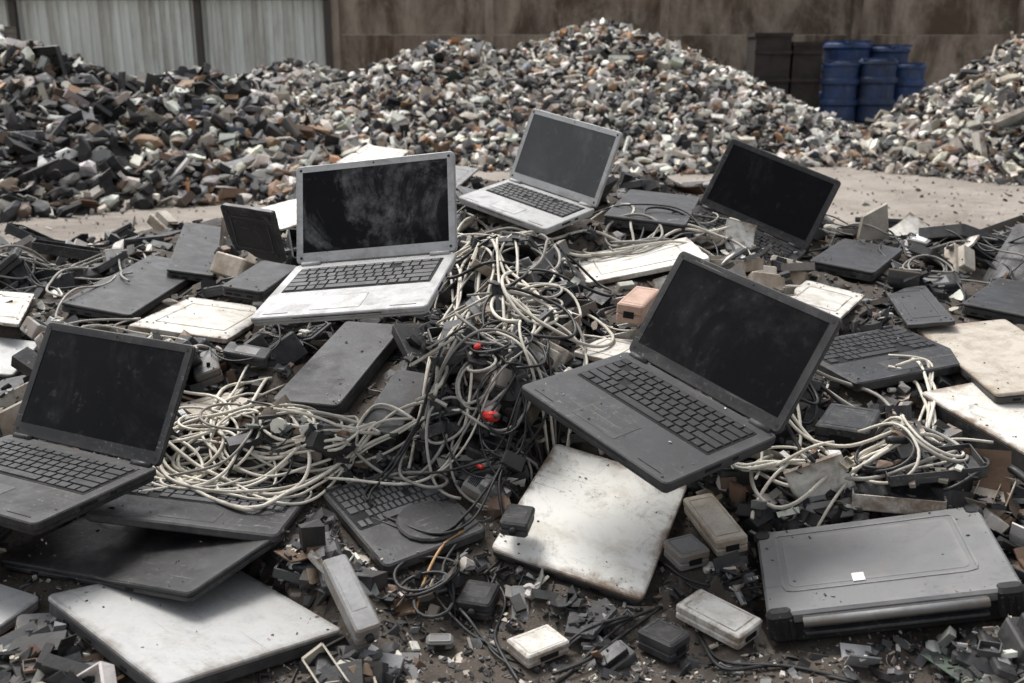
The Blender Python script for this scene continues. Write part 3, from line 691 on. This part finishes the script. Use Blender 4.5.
small('connector','connector','bright red plastic connector at the centre of the heap front',490,466,K['red'],.026)
small('connector','connector','darker red clip just above the bright red connector',478,415,K['red'],.014)
small('connector','connector','tiny orange red piece beside the black adapter at centre',480,496,K['red'],.010)
def hz(x,y):
    h=B2.ray_cast(Vector((x,y,2)),Vector((0,0,-1)))[0]; return h.z if h else 0.
# ---------------------------------------------------------------- fine fragments (uncountable)
palH=[(.42,(.012,.012,.013)),(.2,(.04,.04,.04)),(.11,(.14,.137,.132)),(.11,(.50,.475,.42)),(.09,(.30,.26,.21)),(.07,(.13,.08,.05))]
items=[];n=0
while n<17000:
    u,v=random.uniform(-60,1084),random.uniform(170,700)
    p=on_heap(u,v)
    if p[1]>3.95: continue
    if p[2]<.03 and random.random()<.3: continue
    s=random.choice((.008,.012,.018,.025,.035,.05,.07))*random.uniform(.7,1.4)
    if p[2]<.03: s=min(s,.035 if random.random()<.25 else .016)*.8
    z=hz(p[0],p[1]) if random.random()<.5 and s<.04 else p[2]
    n+=1
    cz=cap(p[0],p[1],s*.5,'place')[0]
    if z+s*.3>cz: z=cz-s*.5
    q=np.array([p[0],p[1],z+s*.1])
    if s>.012 and blocked(q,s*.5): continue
    if inlid(q,s*.5): continue
    if s>.02 and pierces(q+np.array([[0,0,0],[s*.5,0,0],[-s*.5,0,0],[0,s*.5,0],[0,-s*.5,0],[0,0,s*.4]])): continue
    items.append((q,s,rrot(.5),pcol(palH)))
for h in HERO:
    if h['cap'] and h['M'].translation.z<.34 and not h['bury'] and h['w']*h['d']>.015:
        for _ in range(int(300*h['w']*h['d'])+3):
            a=random.choice((-1,1))*.5*random.random()**.5; b=.5*random.choice((-1,1))*random.random()**.5
            s=random.uniform(.002,.007); q=h['M']@Vector((a*h['w']*.97,b*h['d']*.97,s*.15)); items.append((np.array(q),s,rrot(.3),pcol(palH)))
mb=MB();frag_mesh(items,mb);tag(mb.build('scrap_fragments',K['frag']),'fine broken plastic and metal crumbs filling the laptop heap','scrap',kind='stuff')
items=[]
palG=[(.4,(.18,.155,.135)),(.3,(.08,.068,.058)),(.2,(.38,.345,.31)),(.1,(.03,.03,.03))]
for _ in range(2600):
    y=4+random.random()**1.5*6;x=random.uniform(-.62,.62)*y
    s=random.uniform(.006,.03)*(1 if random.random()<.95 else 1.8); items.append((np.array([x,y,s*.15]),s,rrot(.5),pcol(palG)))
for _ in range(4500):
    y=random.uniform(1.0,1.7);x=random.uniform(-.62,.62)*y
    s=random.uniform(.002,.010); items.append((np.array([x,y,max(Hf(x,y),0)+s*.2]),s,rrot(.6),pcol(palG)))
mb=MB();frag_mesh(items,mb,TPLp);tag(mb.build('gravel',K['frag']),'loose grit and small chips on the bare yard ground','gravel',kind='stuff')
# ---------------------------------------------------------------- cables
def tube(P,r,n=8):
    P=np.array(P);T=np.gradient(P,axis=0);T/=np.linalg.norm(T,axis=1)[:,None]+1e-9
    u=np.cross(T[0],[0,0,1.]);u/=np.linalg.norm(u)+1e-9;v=[]
    a=np.arange(n)*2*math.pi/n
    for i in range(len(P)):
        u=u-T[i]*(u@T[i]);u/=np.linalg.norm(u)+1e-9;w=np.cross(T[i],u)
        v.append(P[i]+r*(np.cos(a)[:,None]*u+np.sin(a)[:,None]*w))
    V=np.concatenate(v).tolist();f=[]
    for i in range(len(P)-1):
        for k in range(n): j=(k+1)%n; f.append((i*n+k,i*n+j,(i+1)*n+j,(i+1)*n+k))
    f+=[tuple(range(n-1,-1,-1)),tuple(range((len(P)-1)*n,len(P)*n))]
    return V,f
def cable(xy,r,m,adj,lift=.02,group='cables tangled over the heap',label=None,name='cable'):
    xy=np.array(xy);n=len(xy)
    z=np.array([hz(x,y) for x,y in xy])
    c=cap(xy[:,0],xy[:,1],.004,False)
    k=4;zm=np.array([z[max(0,i-k):i+k+1].max()*.5+z[max(0,i-k):i+k+1].mean()*.5 for i in range(n)])
    ker=np.hanning(13);ker/=ker.sum();zm=np.convolve(np.pad(zm,6,'edge'),ker,'valid')
    ph=random.uniform(0,6);fr=random.uniform(2,6)
    s=np.arange(n)*.012
    zm=zm+r+lift*np.maximum(0,np.sin(s*fr*2+ph))*random.uniform(.2,1)+.004*np.sin(s*23+ph)
    zm=np.where(zm+r>c,c-r-.003,zm); zm=np.convolve(np.pad(zm,3,'edge'),np.hanning(9)[1:-1]/np.hanning(9)[1:-1].sum(),'valid')
    zm=np.where(zm+r>c,np.maximum(c-r-.002,0),zm)
    o=MB().add(*tube(np.column_stack([xy,zm]),r)).build(name,m,smooth=True)
    mid=np.array([*xy[n//2],zm[n//2]])
    o['category']='cable'
    if label: o['label']=label
    else: o['group']=group; LOOSE.append([o,adj,projN(mid)])
    return o
def walk(cx,cy,rx,ry,L,kap,jit,st=.012):
    x=cx+random.uniform(-rx,rx);y=cy+random.uniform(-ry,ry);a=random.uniform(0,6.28);k=kap*random.choice((-1,1));P=[];q=0
    for i in range(int(L/st)):
        q+=random.gauss(0,1)*jit*.28-q*.06
        ex,ey=(cx-x)/rx,(cy-y)/ry;e=math.hypot(ex,ey)
        if e>1:
            d=(math.atan2(cy-y,cx-x)-a+math.pi)%(2*math.pi)-math.pi; a+=d*.10*(e-.8)
        a+=(k+q)*st; x+=math.cos(a)*st;y+=math.sin(a)*st;P.append((x,y))
        if random.random()<.012:k=kap*random.uniform(-1.3,1.3)
    return P
def hidefrac(P):
    s=0;n=0
    for x,y in P[::4]:
        n+=1;q=np.array([x,y,hz(x,y)+.025]);uv=projN(q);d=depth(q)
        for h in HERO:
            if d>h['dep']+.12 or abs(uv[0]-h['uv'][0])>260: continue
            if any(inpoly(uv,po) for po in h['polys']): s+=h['cw'];break
    return s/n
def region(px,py,rx,ry,n,cols,L,kap,jit,rad,lift=.025):
    p=on_heap(px,py)
    for _ in range(n):
        c=random.choice(cols);best=None
        for t in range(20):
            P=walk(p[0],p[1],rx,ry,random.uniform(*L),kap*random.uniform(.4,1.5),jit); f=hidefrac(P)
            if best is None or f<best[0]: best=(f,P)
            if f<.05: break
        if best[0]>.14: continue
        cable(best[1],random.uniform(*rad),K[c],{'cwhite':'pale cable','cgrey':'grey cable','cblack':'black cable'}[c],lift)
region(490,265,.30,.20,8,['cwhite','cgrey','cblack'],(.5,1.1),5,10,(.002,.0038),.02)
region(500,310,.20,.24,11,['cwhite','cwhite','cgrey','cblack'],(.6,1.2),7,10,(.0022,.004),.03)
region(480,380,.15,.18,10,['cwhite','cwhite','cgrey','cblack'],(.5,1.0),7,10,(.0024,.004),.03)
region(262,440,.15,.11,13,['cwhite','cwhite','cwhite','cgrey'],(.8,1.5),8,9,(.0024,.0038),.03)
region(345,465,.16,.10,8,['cwhite','cwhite','cgrey','cblack'],(.5,1.0),6,11,(.002,.0034),.02)
region(440,450,.14,.10,7,['cblack','cblack','cgrey'],(.5,1.0),9,12,(.0018,.003),.03)
region(510,450,.10,.10,6,['cblack','cblack','cgrey'],(.5,.9),9,12,(.0018,.003),.03)
region(470,590,.11,.08,6,['cblack'],(.5,.9),9,10,(.0018,.003),.02)
region(870,450,.19,.12,12,['cwhite','cwhite','cgrey','cblack'],(.6,1.2),7,10,(.0024,.004),.03)
region(620,235,.25,.12,9,['cgrey','cblack','cwhite'],(.6,1.1),5,9,(.0024,.004),.02)
region(100,300,.35,.25,12,['cblack','cgrey'],(.6,1.2),5,10,(.002,.0035),.03)
region(920,270,.35,.25,12,['cblack','cgrey'],(.6,1.2),5,10,(.002,.0035),.02)
region(200,360,.22,.12,8,['cgrey','cwhite','cblack'],(.5,.9),5,10,(.002,.0035),.02)
region(640,320,.2,.12,4,['cwhite','cblack'],(.4,.8),6,9,(.002,.0035),.02)
region(1000,470,.12,.10,4,['cblack','cwhite'],(.4,.8),7,9,(.002,.0035),.02)
def spline(pts,st=.012):
    W_=[on_heap(*q)[:2] for q in pts];W_=[2*W_[0]-W_[1]]+W_+[2*W_[-1]-W_[-2]];out=[]
    for i in range(1,len(W_)-2):
        a,b,c,d=W_[i-1:i+3];n=max(2,int(np.linalg.norm(c-b)/st))
        for k in range(n):
            t=k/n;out.append(.5*((2*b)+(-a+c)*t+(2*a-5*b+4*c-d)*t*t+(-a+3*b-3*c+d)*t**3))
    return out
def jit(pts,s): return [(x+random.gauss(0,s),y+random.gauss(0,s)) for x,y in pts]
cable(spline([(880,512),(915,496),(950,490),(990,497),(1030,515),(1090,560)]),.0075,K['cblack'],'',.01,label='thick black cable curving over the right edge above the grey hard case')
cable(spline([(415,628),(425,590),(445,562),(470,545)]),.0026,K['orange'],'',.005,label='short orange cable on the ground at bottom centre')
for _ in range(5): cable(spline(jit([(705,470),(745,490),(790,505),(850,512),(900,488),(930,445),(925,405),(885,385)],10)),random.uniform(.0026,.004),K['cwhite'],'pale cable',.015)
for _ in range(6): cable(spline(jit([(165,465),(185,500),(240,515),(300,500),(345,478),(400,462),(440,430)],13)),random.uniform(.0024,.0038),K['cwhite'],'pale cable',.015)
for _ in range(8): cable(spline(jit([(262,385),(235,412),(222,450),(258,480),(325,472),(355,448),(330,425),(275,415)],12)),random.uniform(.0024,.0038),K['cwhite'],'pale cable',.025)
for _ in range(6): cable(spline(jit([(425,450),(452,390),(460,330),(455,280),(480,250),(530,245)],13)),random.uniform(.0028,.0042),K['cwhite'],'pale cable',.025)
for _ in range(5): cable(spline(jit([(510,410),(520,350),(505,300),(540,270),(545,245)],11)),random.uniform(.0026,.004),K['cwhite'],'pale cable',.025)
for q in ([(470,548),(440,600),(470,640),(520,665),(570,660),(630,628)],[(540,690),(590,668),(640,625),(665,595)],[(370,525),(375,500),(415,470),(450,455),(490,450)],[(365,530),(430,555),(470,530),(500,490),(535,440)],[(480,560),(500,610),(490,650),(520,690)],[(700,640),(730,665),(790,668),(860,690)],[(650,560),(690,590),(720,600)],[(490,600),(505,545),(500,500),(540,470),(570,450)]):
    for _ in range(2): cable(spline(jit(q,5)),random.uniform(.002,.003),K['cblack'],'black cable',.006)
# ---------------------------------------------------------------- background piles
palM=[(.31,(.64,.61,.54)),(.17,(.40,.355,.295)),(.13,(.16,.155,.15)),(.26,(.016,.016,.018)),(.10,(.19,.115,.065)),(.02,(.34,.17,.08)),(.01,(.08,.10,.14))]
palL=[(.10,(.56,.54,.49)),(.09,(.28,.255,.22)),(.14,(.08,.078,.075)),(.54,(.010,.010,.011)),(.12,(.10,.064,.040)),(.01,(.3,.16,.08))]
palR=[(.28,(.60,.56,.49)),(.25,(.42,.37,.30)),(.16,(.16,.155,.15)),(.17,(.025,.025,.025)),(.12,(.22,.14,.085)),(.02,(.3,.16,.08))]
def pile(label,bumps,pal,n,smin,smax,x0,x1,y0,y1,seed,big,nz=.06):
    def h(x,y):
        mx=-.1
        for bx,by,bh,br in bumps:
            r=math.hypot(x-bx,(y-by))/br
            mx=max(mx,bh*(1.06-math.sqrt(r*r+.012)*1.0))
        return mx+nz*mnoise.fractal(Vector((x*1.3+seed,y*1.3,0)),.8,2,4)
    mb=MB();st=.09;xs=np.arange(x0,x1,st);ys=np.arange(y0,y1,st);v=[];f=[]
    for y in ys:
        for x in xs: v.append((x,y,max(-.02,h(x,y))-.02))
    nx=len(xs)
    for j in range(len(ys)-1):
        for i in range(nx-1):
            q=j*nx+i
            if max(v[q][2],v[q+1][2],v[q+nx][2],v[q+nx+1][2])>-.03: f.append((q,q+1,q+nx+1,q+nx))
    mb.add(v,f,(.045,.038,.032))
    items=[];k=0
    yc=sum(b[1] for b in bumps)/len(bumps)
    while k<n:
        x=random.uniform(x0,x1);y=random.uniform(y0,y1)
        if y>yc+.6: continue
        z=h(x,y)
        if z<-.02:
            if z<-.06 or random.random()<.85: continue
        k+=1
        s=smin+(smax-smin)*random.random()**3
        items.append((np.array([x,y,max(z,0)+s*random.uniform(-.05,.25)]),s,rrot(.6),pcol(pal(x,y) if callable(pal) else pal)))
    frag_mesh(items,mb,TPLp);o=mb.build('scrap_pile',K['pile']); tag(o,label,'scrap pile',kind='stuff')
    k=0
    while k<big:
        x=random.uniform(x0,x1);y=random.uniform(y0,yc+.1);z=h(x,y)
        if z<.05: continue
        u=projN(np.array([x,y,z]))
        if not(-20<u[0]<1044): continue
        pr=random.choices(PL,PW)[0]
        if pr.size<.09 or pr.name=='stripped_laptop': continue
        s=random.uniform(1.0,1.5)
        inst(pr,Matrix.Translation((x,y,z+.02))@Matrix(rrot(.7).tolist()).to_4x4()@Matrix.Scale(s,4),pr.cat+'s on the far scrap piles',False); LOOSE[-1].append(label_short); k+=1
label_short='left scrap pile'
pile('low dark pile of black and brown plastic scrap at the left background',[(-3.8,7.5,1.06,2.1),(-5.2,7.7,1.12,2.5),(-2.4,7.7,.78,1.6)],lambda x,y:palL if x<-2.2+random.gauss(0,.4) else palM,14000,.025,.22,-7,-.6,5,9.6,1.3,36)
label_short='central scrap pile'
pile('tall central pile of mixed white and black scrap in the background',[(.95,10.6,1.26,2.6),(-.6,10.6,1.04,2.4),(1.9,10.3,.86,1.7),(-2.3,10.7,.84,2.0)],palM,24000,.022,.17,-4.6,4.0,7.6,12.8,7.7,20)
label_short='right scrap pile'
pile('grey and rusty scrap pile rising out of frame at the right background',[(5.6,9.0,1.62,2.6),(4.3,8.8,.78,1.5)],palR,14000,.02,.16,2.6,8.4,6.2,11.6,3.1,12)
# ---------------------------------------------------------------- wall, fence, bins, barrels
WY=16.5
def wx(px,y): return (px-512)/F*(y*cP+CAMZ*sP)
root=empty('sheet_metal_fence',Matrix.Translation((-8,WY,0))); tag(root,'pale corrugated metal sheet fence with dark posts at the upper left background','fence')
posts=[wx(p,WY) for p in (-160,28,207,333)]
for a,b in zip(posts[:-1],posts[1:]):
    v=[];f=[];n=int((b-a)/.02)
    for i in range(n+1):
        x=a+(b-a)*i/n; ph=(i%8); d=(0,.0,.035,.04,.04,.035,0,0)[ph]
        v+=[(x+8,d,0),(x+8,d,2.6)]
    for i in range(n): f.append((2*i,2*i+2,2*i+3,2*i+1))
    MB().add(v,f).build('corrugated_panel',K['sheet'],root)
for x in posts: MB().add(*box(x+8,-.06,1.35,.1,.1,2.7)).build('post',K['post'],root)
for z in (1.78,.35): MB().add(*box((posts[0]+posts[-1])/2+8,-.13,z,posts[-1]-posts[0],.04,.05)).build('rail',K['post'],root)
root=empty('concrete_wall',Matrix.Translation((5,WY,0))); tag(root,'brown stained concrete wall behind the scrap piles and blue barrels','wall')
pil=[posts[-1]+.1]+[wx(p,WY) for p in (490,660,848,1010,1180)]
for a,b in zip(pil[:-1],pil[1:]):
    for k,(zc,zh) in enumerate(((.62,1.235),(1.86,1.235),(2.8,.63))): MB().add(*box((a+b)/2-5,.1,zc,b-a-.01,.14,zh)).build('wall_panel',K['concrete'],root)
for x in pil: MB().add(*box(x-5,.04,1.55,.14,.2,3.1)).build('pilaster',K['concrete'],root)
def lathe(prof,n=28):
    v=[];f=[]
    for r,z in prof:
        for i in range(n): a=2*math.pi*i/n; v.append((r*math.cos(a),r*math.sin(a),z))
    for k in range(len(prof)-1):
        for i in range(n): j=(i+1)%n; f.append((k*n+i,k*n+j,(k+1)*n+j,(k+1)*n+i))
    f.append(tuple(range((len(prof)-1)*n,len(prof)*n))); return v,f
bm_=MB().add(*lathe([(.25,0),(.28,.03),(.265,.25),(.30,.28),(.30,.33),(.265,.36),(.265,.56),(.30,.60),(.30,.65),(.265,.68),(.27,.84),(.29,.87),(.28,.91),(.24,.93)])).mesh('drum',K['blue'],False)
rm_=MB().add(*ring(.5,.5,.24,.44,.44,.03,.955)).mesh('rim',K['blue']); bg_=MB().add(*cyl((.12,0,.92),(.12,0,.955),.035,12)).add(*cyl((-.12,0,.92),(-.12,0,.955),.03,12)).mesh('bungs',K['post'])
for x,y,z,s,lb in ((4.62,14.5,0,.9,'front left blue plastic barrel beside the rusted bins'),(5.12,14.45,0,.93,'front middle blue plastic barrel between its two neighbours'),(5.6,14.6,0,.86,'front right blue plastic barrel near the right scrap pile'),(4.86,15.05,0,1.18,'rear left blue plastic barrel showing above the front row'),(5.46,15.1,0,1.12,'rear right blue plastic barrel against the concrete wall')):
    r=empty('barrel',Matrix.Translation((x,y,z))@Matrix.Rotation(x*3,4,'Z')@Matrix.Scale(s,4)); tag(r,lb,'barrel','blue barrels by the wall')
    for n,me in (('drum',bm_),('rim',rm_),('bungs',bg_)): q=bpy.data.objects.new(n,me); C.objects.link(q); q.parent=r
for x,w_,h_,lb in ((3.66,.5,1.2,'left dark rusted bin beside the central pile'),(4.15,.4,1.08,'right dark rusted bin next to the blue barrels')):
    r=empty('steel_bin',Matrix.Translation((x,14.8,0))); tag(r,lb,'bin','rusted steel bins by the wall')
    mb=MB().add(*box(0,-.25,h_/2,w_,.03,h_)).add(*box(0,.25,h_/2,w_,.03,h_)).add(*box(-w_/2+.015,0,h_/2,.03,.47,h_)).add(*box(w_/2-.015,0,h_/2,.03,.47,h_)).add(*box(0,0,.03,w_-.06,.47,.04)); mb.build('tub',K['rust'],r)
    mb=MB()
    for k in range(3): mb.add(*box(0,-.28,.2+k*.38,w_+.02,.03,.05))
    mb.build('ribs',K['rust'],r); MB().add(*ring(w_+.04,.56,.01,w_-.06,.46,.05,h_+.02)).build('rim',K['rust'],r)
# ---------------------------------------------------------------- light, world, camera
w=bpy.data.worlds.new('World');SC.world=w;w.use_nodes=True;nt=w.node_tree;bg=nt.nodes['Background']
sky=nt.nodes.new('ShaderNodeTexSky');sky.sky_type='NISHITA';sky.sun_disc=False;EL=math.radians(58);AZ=math.radians(-35)
sky.sun_elevation=EL;sky.sun_rotation=AZ;sky.dust_density=4
hs=nt.nodes.new('ShaderNodeHueSaturation');hs.inputs['Saturation'].default_value=.3;hs.inputs['Value'].default_value=1.8
nt.links.new(sky.outputs[0],hs.inputs['Color']);nt.links.new(hs.outputs[0],bg.inputs[0]);bg.inputs[1].default_value=.15
s=bpy.data.lights.new('sun','SUN');s.energy=3.2;s.angle=math.radians(20);s.color=(1,.985,.965);so=bpy.data.objects.new('sun',s);C.objects.link(so)
dirv=Vector((math.sin(AZ)*math.cos(EL),math.cos(AZ)*math.cos(EL),math.sin(EL)));so.rotation_euler=dirv.to_track_quat('Z','Y').to_euler()
cd=bpy.data.cameras.new('camera');cd.lens=35;cd.sensor_width=36;cd.clip_end=500;cd.clip_start=.02;cd.dof.use_dof=True;cd.dof.focus_distance=1.9;cd.dof.aperture_fstop=6.3
co=bpy.data.objects.new('camera',cd);C.objects.link(co);co.location=(0,0,CAMZ);co.rotation_euler=(math.pi/2-P_,0,0);SC.camera=co
SC.view_settings.view_transform='Standard';SC.view_settings.look='None';SC.view_settings.exposure=0
# ---------------------------------------------------------------- drop loose things the photo shows nothing of
bpy.context.view_layer.update(); dg=bpy.context.evaluated_depsgraph_get(); seen={}
cv=Vector(CAM.tolist())
for yy in range(1,683,4):
    for xx in range(1,1024,4):
        ok,loc,nr,ix,ob,mt=SC.ray_cast(dg,cv,Vector(ray(xx,yy).tolist()).normalized())
        if ok:
            n=ob.name
            if ob.parent: n=ob.parent.name
            s_=seen.setdefault(n,[0,0,0]); s_[0]+=1;s_[1]+=xx;s_[2]+=yy
keep=[]
for L_ in LOOSE:
    o=L_[0]
    if o.name in seen and seen[o.name][0]>=1:
        q=seen[o.name]; L_[2]=np.array([q[1]/q[0],q[2]/q[0]]); keep.append(L_)
    else:
        for c in list(o.children): bpy.data.objects.remove(c)
        bpy.data.objects.remove(o)
LOOSE=keep
# ---------------------------------------------------------------- labels for loose things
ORD=['','first','second','third','fourth','fifth','sixth','seventh','eighth','ninth','tenth','eleventh','twelfth','thirteenth','fourteenth','fifteenth']
bl={}
for L_ in LOOSE:
    o,adj,uv=L_[:3]
    if len(L_)>3: s=adj+' on the '+L_[3]
    else:
        h=min(HERO,key=lambda h:np.hypot(*(h['uv']-uv))); d=uv-h['uv']
        rel=('left of' if d[0]<0 else 'right of') if abs(d[0])>abs(d[1])*1.1 else ('behind' if d[1]<0 else 'in front of')
        s=adj+' '+rel+' the '+h['phrase']
    bl.setdefault(s,[]).append((uv[0],o))
for s,l in bl.items():
    l.sort(key=lambda q:q[0])
    for i,(u,o) in enumerate(l):
        if len(l)==1: o['label']=s
        elif i==0: o['label']=s+', leftmost'
        elif i==len(l)-1: o['label']=s+', rightmost'
        else: o['label']=s+', '+(ORD[i+1] if i+1<len(ORD) else 'farther')+' from left'
